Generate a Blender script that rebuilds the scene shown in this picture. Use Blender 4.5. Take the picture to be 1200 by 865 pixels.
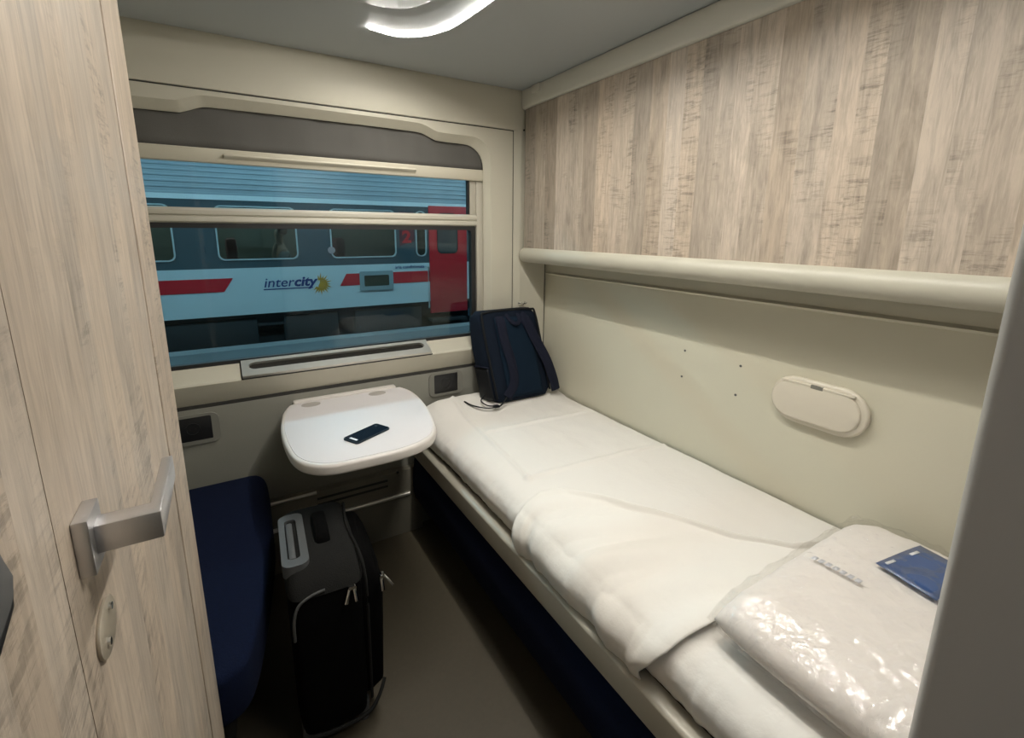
import bpy, bmesh, math, random
from mathutils import Vector, Matrix, noise
random.seed(7)
for o in list(bpy.data.objects): bpy.data.objects.remove(o)
scn = bpy.context.scene
COL = scn.collection
H = 1.40            # eye height above the compartment floor; heights below are relative to the eye

# ------------------------------------------------------------------ camera
cam_d = bpy.data.cameras.new('camera'); cam = bpy.data.objects.new('camera', cam_d); COL.objects.link(cam)
FPX, CX, CY = 553.0, 598.0, 387.2
yaw, pitch, roll = math.radians(31.2), math.radians(11.85), math.radians(0.4)
cam_d.sensor_fit = 'HORIZONTAL'; cam_d.sensor_width = 36.0
cam_d.lens = 36.0 * FPX / 1200.0
cam_d.shift_x = (600.0 - CX) / 1200.0
cam_d.shift_y = -(432.5 - CY) / 1200.0
cam_d.clip_start = 0.01; cam_d.clip_end = 200
F = Vector((math.sin(yaw)*math.cos(pitch), math.cos(yaw)*math.cos(pitch), -math.sin(pitch)))
r0 = Vector((math.cos(yaw), -math.sin(yaw), 0)); u0 = r0.cross(F)
rr = math.cos(roll)*r0 + math.sin(roll)*u0; uu = -math.sin(roll)*r0 + math.cos(roll)*u0
cam.matrix_world = Matrix(((rr.x, uu.x, -F.x, 0), (rr.y, uu.y, -F.y, 0), (rr.z, uu.z, -F.z, H), (0, 0, 0, 1)))
scn.camera = cam

# ------------------------------------------------------------------ world, exposure, light levels
w = bpy.data.worlds.new('night_sky'); scn.world = w; w.use_nodes = True
w.node_tree.nodes['Background'].inputs[0].default_value = (0.05, 0.09, 0.13, 1)
w.node_tree.nodes['Background'].inputs[1].default_value = 0.35
scn.view_settings.view_transform = 'Standard'; scn.view_settings.look = 'None'
scn.view_settings.exposure = 0.0; scn.view_settings.gamma = 1.0; scn.view_settings.use_curve_mapping = False
LED = 365.0; LED_COL = (1.0, 0.965, 0.885)
PLATFORM = 76.0; PLATFORM_COL = (0.64, 0.89, 1.0)
CORRIDOR = 4.0; CORRIDOR_COL = (0.80, 0.88, 1.0)

# ------------------------------------------------------------------ helpers
WLOC = {}
def finish(name, me, mat, parent=None, smooth=True, ang=40, origin=None):
    """me in world coordinates with eye-relative heights"""
    if len(me.vertices) == 0: raise ValueError(name)
    xs = [v.co.x for v in me.vertices]; ys = [v.co.y for v in me.vertices]; zs = [v.co.z for v in me.vertices]
    c = Vector(origin) if origin else Vector(((min(xs)+max(xs))/2, (min(ys)+max(ys))/2, min(zs)))
    me.transform(Matrix.Translation(-c))
    o = bpy.data.objects.new(name, me); COL.objects.link(o)
    if mat is not None and len(me.materials) == 0: me.materials.append(mat)
    wl = c + Vector((0, 0, H)); WLOC[o] = wl
    if parent is not None:
        o.parent = parent; o.location = wl - WLOC[parent]
    else: o.location = wl
    if smooth:
        me.shade_smooth(); me.set_sharp_from_angle(angle=math.radians(ang))
    return o
def bmo(name, bm, mat, parent=None, smooth=True, ang=40, origin=None):
    bmesh.ops.recalc_face_normals(bm, faces=bm.faces[:])
    me = bpy.data.meshes.new(name); bm.to_mesh(me); bm.free()
    return finish(name, me, mat, parent, smooth, ang, origin)
def tag(o, label=None, cat=None, group=None, kind=None, color=None):
    if label: o['label'] = label
    if cat: o['category'] = cat
    if group: o['group'] = group
    if kind: o['kind'] = kind
    if color: o.color = (*color, 1)
    return o
def thing(name, loc, label, cat, group=None, kind=None):
    o = bpy.data.objects.new(name, None); COL.objects.link(o); o.empty_display_size = 0.05
    o.location = (loc[0], loc[1], loc[2] + H); WLOC[o] = Vector(o.location)
    return tag(o, label, cat, group, kind)
def abox(bm, x0, x1, y0, y1, z0, z1, bev=0, seg=2):
    t = bmesh.new()
    r = bmesh.ops.create_cube(t, size=1)
    for v in t.verts:
        v.co = Vector((x0 + (v.co.x+.5)*(x1-x0), y0 + (v.co.y+.5)*(y1-y0), z0 + (v.co.z+.5)*(z1-z0)))
    if bev: bmesh.ops.bevel(t, geom=t.edges[:], offset=bev, segments=seg, profile=.5, affect='EDGES', clamp_overlap=True)
    tm = bpy.data.meshes.new('t'); t.to_mesh(tm); t.free(); bm.from_mesh(tm); bpy.data.meshes.remove(tm)
def box(name, x0, x1, y0, y1, z0, z1, mat, parent=None, bev=0, seg=2):
    bm = bmesh.new(); abox(bm, x0, x1, y0, y1, z0, z1, bev, seg); return bmo(name, bm, mat, parent)
def aprism(bm, pts, axis, a, b, bev=0, seg=2):
    """polygon pts (2d) extruded along axis from a to b; 2d coords are the other two axes in xyz order"""
    t = bmesh.new()
    def P(p, v):
        return {'x': (v, p[0], p[1]), 'y': (p[0], v, p[1]), 'z': (p[0], p[1], v)}[axis]
    va = [t.verts.new(P(p, a)) for p in pts]; vb = [t.verts.new(P(p, b)) for p in pts]
    t.faces.new(va); t.faces.new(vb[::-1]); n = len(pts)
    for i in range(n): t.faces.new((va[i], vb[i], vb[(i+1) % n], va[(i+1) % n]))
    bmesh.ops.recalc_face_normals(t, faces=t.faces[:])
    if bev:
        es = [e for e in t.edges if e.calc_face_angle(0) > math.radians(50)]
        bmesh.ops.bevel(t, geom=es, offset=bev, segments=seg, profile=.5, affect='EDGES', clamp_overlap=True)
    tm = bpy.data.meshes.new('t'); t.to_mesh(tm); t.free(); bm.from_mesh(tm); bpy.data.meshes.remove(tm)
def prism(name, pts, axis, a, b, mat, parent=None, bev=0, seg=2, ang=40):
    bm = bmesh.new(); aprism(bm, pts, axis, a, b, bev, seg); return bmo(name, bm, mat, parent, ang=ang)
def rrect(x0, x1, y0, y1, r, n=6):
    out = []
    for cx, cy, a in ((x1-r, y1-r, 0), (x0+r, y1-r, 90), (x0+r, y0+r, 180), (x1-r, y0+r, 270)):
        for i in range(n+1):
            t = math.radians(a + 90*i/n); out.append((cx + r*math.cos(t), cy + r*math.sin(t)))
    return out
def aring(bm, outer, inner, axis, a, b):
    """frame between two outlines of equal length, extruded"""
    def P(p, v): return {'x': (v, p[0], p[1]), 'y': (p[0], v, p[1]), 'z': (p[0], p[1], v)}[axis]
    n = len(outer)
    L = [[bm.verts.new(P(p, v)) for p in q] for q, v in ((outer, a), (inner, a), (inner, b), (outer, b))]
    for k in range(4):
        A, B = L[k], L[(k+1) % 4]
        for i in range(n):
            j = (i+1) % n; bm.faces.new((A[i], A[j], B[j], B[i]))
def ring(name, outer, inner, axis, a, b, mat, parent=None):
    bm = bmesh.new(); aring(bm, outer, inner, axis, a, b); return bmo(name, bm, mat, parent)
def spline(pts, n=8, closed=False):
    P = [Vector(p) for p in pts]; out = []; m = len(P)
    rng = range(m if closed else m-1)
    for i in rng:
        if closed: p0, p1, p2, p3 = P[(i-1) % m], P[i], P[(i+1) % m], P[(i+2) % m]
        else: p0, p1, p2, p3 = P[max(i-1, 0)], P[i], P[i+1], P[min(i+2, m-1)]
        for k in range(n):
            t = k/n
            out.append(0.5*((2*p1) + (p2-p0)*t + (2*p0-5*p1+4*p2-p3)*t*t + (3*p1-p0-3*p2+p3)*t**3))
    if not closed: out.append(P[-1])
    return out
def atube(bm, path, ra, rb=None, up=(0, 0, 1), seg=10, taper=None):
    """elliptical tube: ra along side direction, rb along up"""
    rb = rb or ra; rings = []
    P = [Vector(p) for p in path]; n = len(P)
    for i, p in enumerate(P):
        d = (P[min(i+1, n-1)] - P[max(i-1, 0)]).normalized()
        s = d.cross(Vector(up))
        if s.length < 1e-4: s = d.cross(Vector((1, 0, 0)))
        s.normalize(); v = s.cross(d).normalized()
        k = taper(i/(n-1)) if taper else 1
        rings.append([bm.verts.new(p + s*ra*k*math.cos(2*math.pi*j/seg) + v*rb*k*math.sin(2*math.pi*j/seg)) for j in range(seg)])
    for i in range(n-1):
        for j in range(seg):
            bm.faces.new((rings[i][j], rings[i][(j+1) % seg], rings[i+1][(j+1) % seg], rings[i+1][j]))
    bm.faces.new(rings[0][::-1]); bm.faces.new(rings[-1])
def tube(name, path, ra, mat, parent=None, rb=None, up=(0, 0, 1), seg=10, taper=None):
    bm = bmesh.new(); atube(bm, path, ra, rb, up, seg, taper); return bmo(name, bm, mat, parent)
def acyl(bm, c, axis, r, a, b, seg=20, r2=None):
    r2 = r if r2 is None else r2; rings = []
    for v, q in ((a, r), (b, r2)):
        row = []
        for j in range(seg):
            t = 2*math.pi*j/seg; p = (c[0]+q*math.cos(t), c[1]+q*math.sin(t))
            row.append(bm.verts.new({'x': (v, p[0], p[1]), 'y': (p[0], v, p[1]), 'z': (p[0], p[1], v)}[axis]))
        rings.append(row)
    for j in range(seg): bm.faces.new((rings[0][j], rings[0][(j+1) % seg], rings[1][(j+1) % seg], rings[1][j]))
    bm.faces.new(rings[0][::-1]); bm.faces.new(rings[1])
def cyl(name, c, axis, r, a, b, mat, parent=None, seg=20, r2=None):
    bm = bmesh.new(); acyl(bm, c, axis, r, a, b, seg, r2); return bmo(name, bm, mat, parent)
def sstep(a, b, x):
    t = min(1, max(0, (x-a)/(b-a))); return t*t*(3-2*t)
def lerp(tab, x):
    if x <= tab[0][0]: return tab[0][1]
    for (a, u), (b, v) in zip(tab, tab[1:]):
        if x <= b: return u + (v-u)*(x-a)/(b-a)
    return tab[-1][1]
def gridmesh(name, rows, mat, parent=None, thick=0, ang=60):
    nv = len(rows[0]); bm = bmesh.new()
    V = [[bm.verts.new(p) for p in r] for r in rows]
    for i in range(len(rows)-1):
        for j in range(nv-1): bm.faces.new((V[i][j], V[i][j+1], V[i+1][j+1], V[i+1][j]))
    o = bmo(name, bm, mat, parent, ang=ang)
    if thick:
        m = o.modifiers.new('thick', 'SOLIDIFY'); m.thickness = thick; m.offset = -1
    return o

# ------------------------------------------------------------------ materials
def mat(name, col, rough=.5, metal=0, spec=.5, bump=None, var=None, coat=0, sheen=0, emit=None):
    """bump=(scale,strength[,detail]) noise relief; var=(scale,amount) tone variation"""
    m = bpy.data.materials.new(name); m.use_nodes = True; nt = m.node_tree; b = nt.nodes['Principled BSDF']
    b.inputs['Base Color'].default_value = (*col, 1); b.inputs['Roughness'].default_value = rough
    b.inputs['Metallic'].default_value = metal; b.inputs['Specular IOR Level'].default_value = spec
    b.inputs['Coat Weight'].default_value = coat; b.inputs['Sheen Weight'].default_value = sheen
    if emit:
        b.inputs['Emission Color'].default_value = (*emit[0], 1); b.inputs['Emission Strength'].default_value = emit[1]
    tc = nt.nodes.new('ShaderNodeTexCoord')
    if var:
        n = nt.nodes.new('ShaderNodeTexNoise'); n.inputs['Scale'].default_value = var[0]; n.inputs['Detail'].default_value = 4
        nt.links.new(tc.outputs['Object'], n.inputs['Vector'])
        mx = nt.nodes.new('ShaderNodeMix'); mx.data_type = 'RGBA'
        mx.inputs['A'].default_value = (*[c*(1-var[1]) for c in col], 1); mx.inputs['B'].default_value = (*[min(1, c*(1+var[1])) for c in col], 1)
        nt.links.new(n.outputs['Fac'], mx.inputs['Factor']); nt.links.new(mx.outputs['Result'], b.inputs['Base Color'])
    if bump:
        n = nt.nodes.new('ShaderNodeTexNoise'); n.inputs['Scale'].default_value = bump[0]
        n.inputs['Detail'].default_value = bump[2] if len(bump) > 2 else 3
        nt.links.new(tc.outputs['Object'], n.inputs['Vector'])
        bp = nt.nodes.new('ShaderNodeBump'); bp.inputs['Strength'].default_value = bump[1]; bp.inputs['Distance'].default_value = .01
        nt.links.new(n.outputs['Fac'], bp.inputs['Height']); nt.links.new(bp.outputs['Normal'], b.inputs['Normal'])
    return m
def emitter(name, col, s):
    m = bpy.data.materials.new(name); m.use_nodes = True; nt = m.node_tree; nt.nodes.clear()
    e = nt.nodes.new('ShaderNodeEmission'); o = nt.nodes.new('ShaderNodeOutputMaterial')
    e.inputs[0].default_value = (*col, 1); e.inputs[1].default_value = s; nt.links.new(e.outputs[0], o.inputs[0]); return m
def glassmat(name, tint, refl=.06, rough=0.0):
    m = bpy.data.materials.new(name); m.use_nodes = True; nt = m.node_tree; nt.nodes.clear()
    t = nt.nodes.new('ShaderNodeBsdfTransparent'); g = nt.nodes.new('ShaderNodeBsdfGlossy'); x = nt.nodes.new('ShaderNodeMixShader')
    lw = nt.nodes.new('ShaderNodeLayerWeight'); lw.inputs[0].default_value = .5
    mr = nt.nodes.new('ShaderNodeMapRange'); pw = nt.nodes.new('ShaderNodeMath'); pw.operation = 'POWER'; pw.inputs[1].default_value = 4
    mr.inputs['To Min'].default_value = refl; mr.inputs['To Max'].default_value = .6
    o = nt.nodes.new('ShaderNodeOutputMaterial'); t.inputs[0].default_value = (*tint, 1); g.inputs['Roughness'].default_value = rough
    nt.links.new(lw.outputs['Facing'], pw.inputs[0]); nt.links.new(pw.outputs[0], mr.inputs['Value']); nt.links.new(mr.outputs[0], x.inputs[0])
    nt.links.new(t.outputs[0], x.inputs[1]); nt.links.new(g.outputs[0], x.inputs[2]); nt.links.new(x.outputs[0], o.inputs[0]); return m
def woodmat(name):
    """limed oak laminate: tone from the object colour, grain along Z, cross saw marks and knots"""
    m = bpy.data.materials.new(name); m.use_nodes = True; nt = m.node_tree; N = nt.nodes; L = nt.links; b = N['Principled BSDF']
    b.inputs['Roughness'].default_value = .42; b.inputs['Specular IOR Level'].default_value = .4
    tc = N.new('ShaderNodeTexCoord'); oi = N.new('ShaderNodeObjectInfo')
    off = N.new('ShaderNodeVectorMath'); off.operation = 'MULTIPLY_ADD'
    cmb = N.new('ShaderNodeCombineXYZ')
    for k in range(3): L.new(oi.outputs['Random'], cmb.inputs[k])
    off.inputs[1].default_value = (37, 53, 71); L.new(cmb.outputs[0], off.inputs[0]); L.new(tc.outputs['Object'], off.inputs[2])
    def noi(scale, sc, detail=4, rough=.6, dist=0):
        mp = N.new('ShaderNodeMapping'); mp.inputs['Scale'].default_value = sc; L.new(off.outputs[0], mp.inputs['Vector'])
        n = N.new('ShaderNodeTexNoise'); n.inputs['Scale'].default_value = scale; n.inputs['Detail'].default_value = detail
        n.inputs['Roughness'].default_value = rough; n.inputs['Distortion'].default_value = dist
        L.new(mp.outputs[0], n.inputs['Vector']); return n.outputs['Fac']
    def ramp(f, a, bb):
        r = N.new('ShaderNodeMapRange'); r.inputs['From Min'].default_value = a; r.inputs['From Max'].default_value = bb; L.new(f, r.inputs['Value']); return r.outputs[0]
    def mul(a, bb, op='MULTIPLY'):
        n = N.new('ShaderNodeMath'); n.operation = op
        for i, v in enumerate((a, bb)):
            if isinstance(v, (int, float)): n.inputs[i].default_value = v
            else: L.new(v, n.inputs[i])
        return n.outputs[0]
    grain = noi(9, (9, 9, .8), 6, .68, .9)           # streaks along the plank
    fine = noi(70, (3, 3, .30), 3, .6)               # fine fibres
    saw = noi(15, (.9, .9, 6.0), 5, .75, .35)        # cross-cut saw marks
    zone = noi(3.2, (2.2, 2.2, 1), 2)                # where marks show
    blotch = noi(5, (2.2, 2.2, .7), 4, .65, .8)
    lime = noi(7, (2.5, 2.5, .9), 4, .7, .5)
    g1 = ramp(grain, .40, .66)
    s1 = mul(ramp(saw, .50, .60), ramp(zone, .50, .64))
    dark = mul(mul(mul(g1, .27), mul(ramp(fine, .4, .75), .12), 'ADD'), mul(mul(s1, .34), mul(ramp(blotch, .50, .70), .20), 'ADD'), 'ADD')
    k = mul(mul(1.08, dark, 'SUBTRACT'), mul(ramp(lime, .52, .70), .16), 'ADD')
    vm = N.new('ShaderNodeVectorMath'); vm.operation = 'SCALE'; L.new(oi.outputs['Color'], vm.inputs[0]); L.new(k, vm.inputs['Scale'])
    L.new(vm.outputs[0], b.inputs['Base Color'])
    bp = N.new('ShaderNodeBump'); bp.inputs['Strength'].default_value = .12; bp.inputs['Distance'].default_value = .004
    L.new(k, bp.inputs['Height']); L.new(bp.outputs['Normal'], b.inputs['Normal'])
    return m

M = {}
M['wall'] = mat('beige_wall_laminate', (.60, .57, .455), .38, bump=(180, .03), var=(2, .02))
M['wallwin'] = mat('beige_window_moulding', (.52, .49, .40), .55, bump=(150, .03))
M['lower'] = mat('greige_lower_panel', (.21, .205, .175), .5, bump=(150, .04))
M['ceiling'] = mat('grey_ceiling_laminate', (.42, .447, .458), .5, bump=(120, .02))
M['cornice'] = mat('pale_cornice', (.62, .60, .53), .45)
M['floor'] = mat('brown_grey_vinyl', (.066, .054, .035), .55, bump=(260, .05), var=(90, .12))
M['jamb'] = mat('grey_jamb_paint', (.37, .375, .37), .42, bump=(200, .02))
M['wood'] = woodmat('limed_oak_laminate')
M['roll'] = mat('cream_edge_roll', (.47, .45, .37), .42)
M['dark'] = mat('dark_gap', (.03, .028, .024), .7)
M['alu'] = mat('brushed_aluminium', (.70, .67, .61), .38, .75, bump=(220, .04))
M['steel'] = mat('satin_steel', (.66, .65, .66), .40, 1, bump=(300, .03))
M['chrome'] = mat('chrome', (.75, .75, .74), .12, 1)
M['sash'] = mat('beige_sash_profile', (.47, .44, .37), .4, .1)
M['gasket'] = mat('black_rubber_gasket', (.012, .012, .012), .55)
M['blind'] = mat('taupe_blind_fabric', (.095, .090, .082), .85, bump=(400, .1), var=(5, .10))
M['blindbar'] = mat('beige_blind_bar', (.58, .54, .44), .4)
M['glass'] = glassmat('window_glass', (.72, .88, .92), .035)
M['tglass'] = glassmat('coach_window_glass', (.50, .55, .55), .05)
M['table'] = mat('white_table_laminate', (.68, .65, .655), .45, bump=(200, .01))
M['tablerim'] = mat('cream_table_rim', (.66, .62, .585), .35)
M['tablegrey'] = mat('grey_table_inlay', (.40, .37, .34), .5)
M['sheet'] = mat('white_cotton_sheet', (.74, .71, .665), .85, bump=(60, .10, 5), sheen=.15)
M['sheet2'] = mat('white_cotton_top_sheet', (.76, .73, .68), .85, bump=(45, .12, 5), sheen=.15)
M['mattress'] = mat('mattress_ticking', (.6, .58, .53), .9)
M['rail'] = mat('greige_berth_rail', (.36, .335, .275), .4, .1)
M['navy'] = mat('navy_seat_fabric', (.0025, .006, .023), .95, spec=.15, bump=(350, .3), var=(130, .35))
M['navybag'] = mat('navy_backpack_fabric', (.0035, .008, .018), .85, spec=.2, bump=(300, .25), var=(40, .2))
M['bagpanel'] = mat('dark_teal_mesh_panel', (.0028, .012, .026), .9, spec=.2, bump=(500, .4))
M['bagstrap'] = mat('backpack_strap_webbing', (.007, .009, .021), .9, spec=.25, bump=(400, .3))
M['bagtrim'] = mat('black_backpack_trim', (.005, .006, .008), .55, spec=.3)
M['case'] = mat('black_suitcase_fabric', (.0025, .0025, .0026), .95, spec=.06, bump=(400, .2))
M['case2'] = mat('charcoal_suitcase_fabric', (.014, .014, .0135), .95, spec=.1, bump=(350, .25))
M['casegrey'] = mat('grey_suitcase_plastic', (.075, .078, .08), .6)
M['piping'] = mat('grey_piping', (.07, .073, .073), .5)
M['black'] = mat('black_plastic', (.012, .012, .013), .4)
M['greyplastic'] = mat('dark_grey_plastic', (.09, .09, .09), .5)
M['socket'] = mat('socket_surround_grey', (.19, .185, .16), .5)
M['phone'] = mat('phone_body', (.02, .035, .05), .3, .5)
M['screen'] = mat('phone_glass', (.006, .012, .022), .06, 0, .8, coat=1)
M['paper'] = mat('white_linen_pack', (.86, .82, .785), .75, bump=(30, .2, 4))
M['bluelabel'] = mat('blue_card_label', (.035, .085, .24), .35, coat=.5)
M['ink'] = mat('pale_blue_print', (.68, .69, .75), .5)
M['cover'] = mat('cream_holder_cover', (.66, .61, .51), .32)
M['white'] = mat('white_mark', (.75, .77, .8), .5)
# coach outside
M['t_white'] = mat('coach_white_paint', (.62, .66, .66), .3, coat=.3, var=(3, .05))
M['t_band'] = mat('coach_slate_band', (.060, .085, .098), .35, coat=.2)
M['t_roof'] = mat('coach_grey_roof', (.33, .37, .40), .5, var=(2, .12))
M['t_can'] = mat('coach_cantrail_white', (.78, .80, .80), .3)
M['t_red'] = mat('coach_red_paint', (.62, .014, .026), .35, coat=.3)
M['t_frame'] = mat('coach_window_alu', (.55, .58, .58), .4, .2)
M['t_under'] = mat('underframe_soot', (.022, .024, .026), .8)
M['t_blue'] = mat('lettering_blue', (.012, .035, .17), .5)
M['t_gold'] = mat('sun_gold', (.62, .30, .025), .5)
M['t_lcd'] = mat('display_dark_olive', (.030, .036, .022), .35)
M['t_lcdframe'] = mat('display_grey_frame', (.26, .32, .33), .5)
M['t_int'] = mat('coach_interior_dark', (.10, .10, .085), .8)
M['t_seat'] = mat('coach_seat_red', (.14, .03, .03), .8)
M['platform'] = mat('platform_asphalt', (.13, .14, .145), .85, bump=(40, .2), var=(1.5, .25))
M['concrete'] = mat('platform_concrete', (.24, .25, .25), .8, var=(4, .15))
M['skin'] = mat('skin', (.48, .29, .21), .6)
M['hair'] = mat('dark_hair', (.03, .018, .012), .7)
M['shirt'] = mat('pale_shirt', (.35, .42, .45), .8)

LX = lambda c: tuple(c)
# ------------------------------------------------------------------ setting: floor, ceiling, walls
XL, XR, YW, ZC, ZF = -.64, 1.42, 2.0, .636, -1.40
tag(box('floor', -1.8, 2.6, -.95, 2.10, -1.45, ZF, M['floor']), 'dark brown-grey vinyl floor of the compartment', 'floor', kind='structure')
tag(box('ceiling', -1.8, 2.6, -.95, 2.10, ZC, ZC+.04, M['ceiling']), 'grey laminate ceiling with a curved light strip', 'ceiling', kind='structure')
wr = thing('wall_right', (XR+.02, 1.0, ZF), 'beige laminate wall along the made-up bed', 'wall', kind='structure')
box('wall_panel', XR, XR+.04, -.02, 2.10, ZF, ZC, M['wall'], wr)
prism('moulding', [(XR-.010, -.208), (XR, -.200), (XR, -.216)], 'y', .09, 1.99, M['wall'], wr)
for y, z in ((1.105, -.424), (.884, -.427), (1.110, -.524), (.891, -.529)):
    cyl('screw_hole', (y, z), 'x', .0042, XR-.0015, XR+.002, M['greyplastic'], wr, 12)
tag(box('wall_left', XL-.04, XL, -.02, 2.10, ZF, ZC, M['wall']), 'beige side wall behind the navy seat', 'wall', kind='structure')
# near (corridor) wall with the rounded door jamb, and lintel
bm = bmesh.new()
JX, JY = .386, .088
pts = [(JX, -.10), (1.46, -.10), (1.46, JY)]
for i in range(9):
    a = math.radians(90 + 90*i/8); pts.append((JX+.030 + .030*math.cos(a), JY-.010 + .010*math.sin(a)))
aprism(bm, pts, 'z', ZF, ZC)
tag(bmo('wall_near', bm, M['jamb']), 'grey rounded doorway jamb standing close at the right edge', 'wall', kind='structure')
# corridor shell behind the eye
cor = thing('wall_corridor', (.3, -.9, ZF), 'pale corridor wall behind the doorway', 'wall', kind='structure')
box('corridor_wall', -1.8, 2.6, -.95, -.90, ZF, ZC, M['wall'], cor)
box('corridor_end', -1.85, -1.8, -.95, .0, ZF, ZC, M['wall'], cor)
box('corridor_end', 2.6, 2.65, -.95, .0, ZF, ZC, M['wall'], cor)
box('corridor_partition', -1.8, XL, -.02, .0, ZF, ZC, M['wall'], cor)
box('corridor_partition', 1.46, 2.6, -.02, .0, ZF, ZC, M['wall'], cor)
cl = thing('corridor_lamp', (-.45, -.55, ZC-.03), 'flush corridor ceiling lamp outside the doorway', 'lamp')
box('lamp_housing', -1.2, .3, -.44, -.26, ZC-.022, ZC-.0005, M['white'], cl, .006)
box('diffuser', -1.17, .27, -.41, -.29, ZC-.028, ZC-.021, emitter('corridor_light', CORRIDOR_COL, CORRIDOR), cl)

# ------------------------------------------------------------------ window wall
wf = thing('wall_far', (.4, YW, ZF), 'moulded beige wall around the train window', 'wall', kind='structure')
# cove above the window, gently bulging
prof = [(2.0, .640)] + [(2.0 - .007*math.sin(math.pi*t)**.8 - .003, .636 - t*(.636-.463)) for t in [i/10 for i in range(11)]] + [(2.0, .461)]
prism('cove_panel', prof + [(2.06, .461), (2.06, .640)], 'x', -.66, 1.30, M['wallwin'], wf, ang=30)
# opening outline (right half, mirrored about x = .38), on y=2.0 : outer lip and inner lip
def outline(off, k):
    """right half from bottom centre to top centre; off grows outwards"""
    xc = .38; R = []
    xr, zt, zn = 1.060 - xc + off, .404 + off*.9, .376 + off*.9
    zb = -.492 - off*.15
    R += [(0, zb), (xr*.5, zb), (xr, zb), (xr, -.2), (xr, .05), (xr, .28)]
    rad = .095
    for i in range(1, 9):
        a = math.radians(90*i/8); R.append((xr - rad + rad*math.cos(a), zn - rad + rad*math.sin(a)))
    R.append((.49+off*.2, zn+.001))
    for i in range(1, 7):
        t = i/6; R.append((.47 - .10*t + off*.2, zn + (zt-zn)*t*t*(3-2*t)))
    R += [(.25, zt+.002), (0, zt+.002)]
    full = [(xc + x*k, z*k) for x, z in R] + [(xc - x*k, z*k) for x, z in R[-2:0:-1]]
    # keep the centre fixed under scaling of x about the eye
    return [((p[0]-xc)/1 + xc*k, p[1]) for p in full]
inn = outline(0, 2.035/2.0); out = outline(.040, 1.0); back = outline(0, 2.06/2.0)
n = len(inn)
# flat panel: outer rectangle -> out (y=2.0), bevel -> inn (y=2.035), reveal -> back
X0, X1, Z0, Z1 = -.655, 1.218, -.640, .456
def rectpt(p):
    x, z = p; cx, cz = .38, -.05
    dx, dz = x-cx, z-cz; s = min(((X1-cx) if dx > 0 else (cx-X0))/max(abs(dx), 1e-6), ((Z1-cz) if dz > 0 else (cz-Z0))/max(abs(dz), 1e-6))
    return (cx+dx*s, cz+dz*s)
bm = bmesh.new()
loops = []
def zlow(p, q):  # do not let the lower run of the frame exist: the sill closes it
    return q
top_out = []
for p in out: top_out.append(rectpt(p))
def lay(pl, y): return [bm.verts.new((p[0], y, p[1])) for p in pl]
A, B, C, D_ = lay(top_out, 1.999), lay(out, 2.0), lay(inn, 2.035), lay(back, 2.075)
corners = {}
for i in range(n):
    j = (i+1) % n
    if max(out[i][1], out[j][1]) < -.49: continue        # the sloping sill closes the bottom
    bm.faces.new((A[i], A[j], B[j], B[i])); bm.faces.new((B[i], B[j], C[j], C[i])); bm.faces.new((C[i], C[j], D_[j], D_[i]))
    a, b = A[i].co, A[j].co
    if max(a.z, b.z) > -.3 and abs(a.x-b.x) > 1e-5 and abs(a.z-b.z) > 1e-5:      # corner of the rectangle between a and b
        c = bm.verts.new((X1 if max(a.x, b.x) > X1-1e-4 else X0, 1.999, Z1 if max(a.z, b.z) > Z1-1e-4 else Z0)); bm.faces.new((A[j], A[i], c))
me = bpy.data.meshes.new('m'); bmesh.ops.recalc_face_normals(bm, faces=bm.faces[:]); bm.to_mesh(me); bm.free()
finish('window_surround', me, M['wallwin'], wf, ang=25)
box('backing', -.66, -.36, 2.085, 2.13, -.66, .66, M['wallwin'], wf); box('backing', 1.12, 1.46, 2.085, 2.13, -.66, .66, M['wallwin'], wf)
box('backing', -.36, 1.12, 2.105, 2.13, .40, .66, M['wallwin'], wf); box('backing', -.36, 1.12, 2.09, 2.13, -.66, -.515, M['wallwin'], wf)
box('outer_shell', -.70, 1.50, 2.10, 2.13, -1.45, -.515, M['lower'], wf)
# corner filler between surround and right wall
prism('corner_post', [(1.224, 2.0), (1.262, 1.994), (1.262, 1.997), (1.412, 1.997), (1.412, 2.08), (1.224, 2.08)], 'z', -.86, .636, M['wallwin'], wf)
box('groove', 1.210, 1.23, 2.004, 2.03, -.64, .46, M['dark'], wf); box('groove', 1.408, 1.425, 2.002, 2.03, -.86, .5, M['dark'], wf)
box('groove', -.655, 1.23, 2.003, 2.04, .452, .466, M['dark'], wf)
box('sill_cheek', 1.098, 1.218, 1.9992, 2.05, -.60, -.40, M['wallwin'], wf); box('sill_cheek', -.655, -.338, 1.9992, 2.05, -.60, -.40, M['wallwin'], wf)
# sill ledge
prism('sill', [(2.065, -.504), (1.980, -.549), (1.976, -.556), (2.004, -.636), (2.06, -.640)], 'x', -.655, 1.218, M['wallwin'], wf, .0025, 2, 20)
box('groove', -.655, 1.218, 1.998, 2.05, -.655, -.635, M['dark'], wf)
box('lower_panel', -.655, 1.42, 1.996, 2.05, -1.40, -.648, M['lower'], wf, .002)
# heater casing near the floor
ht = thing('heater_casing', (.4, 1.96, ZF), 'dark metal heater casing low under the folding table', 'heater')
box('casing', -.062, .70, 1.955, 1.996, -1.40, -1.078, mat('heater_paint', (.20, .185, .145), .45, .3), ht, .004)
tube('edge_bar', [(-.06, 1.958, -1.082), (.24, 1.958, -1.080)], .007, M['alu'], ht)
tube('edge_bar', [(-.06, 1.950, -1.197), (.640, 1.950, -1.197)], .009, M['alu'], ht)
for z in (-1.108, -1.135):
    box('slot', .24, .54, 1.9535, 1.957, z-.006, z+.004, M['dark'], ht)
cyl('rivet', (.585, -1.079), 'y', .006, 1.948, 1.957, M['chrome'], ht, 12)

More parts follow.
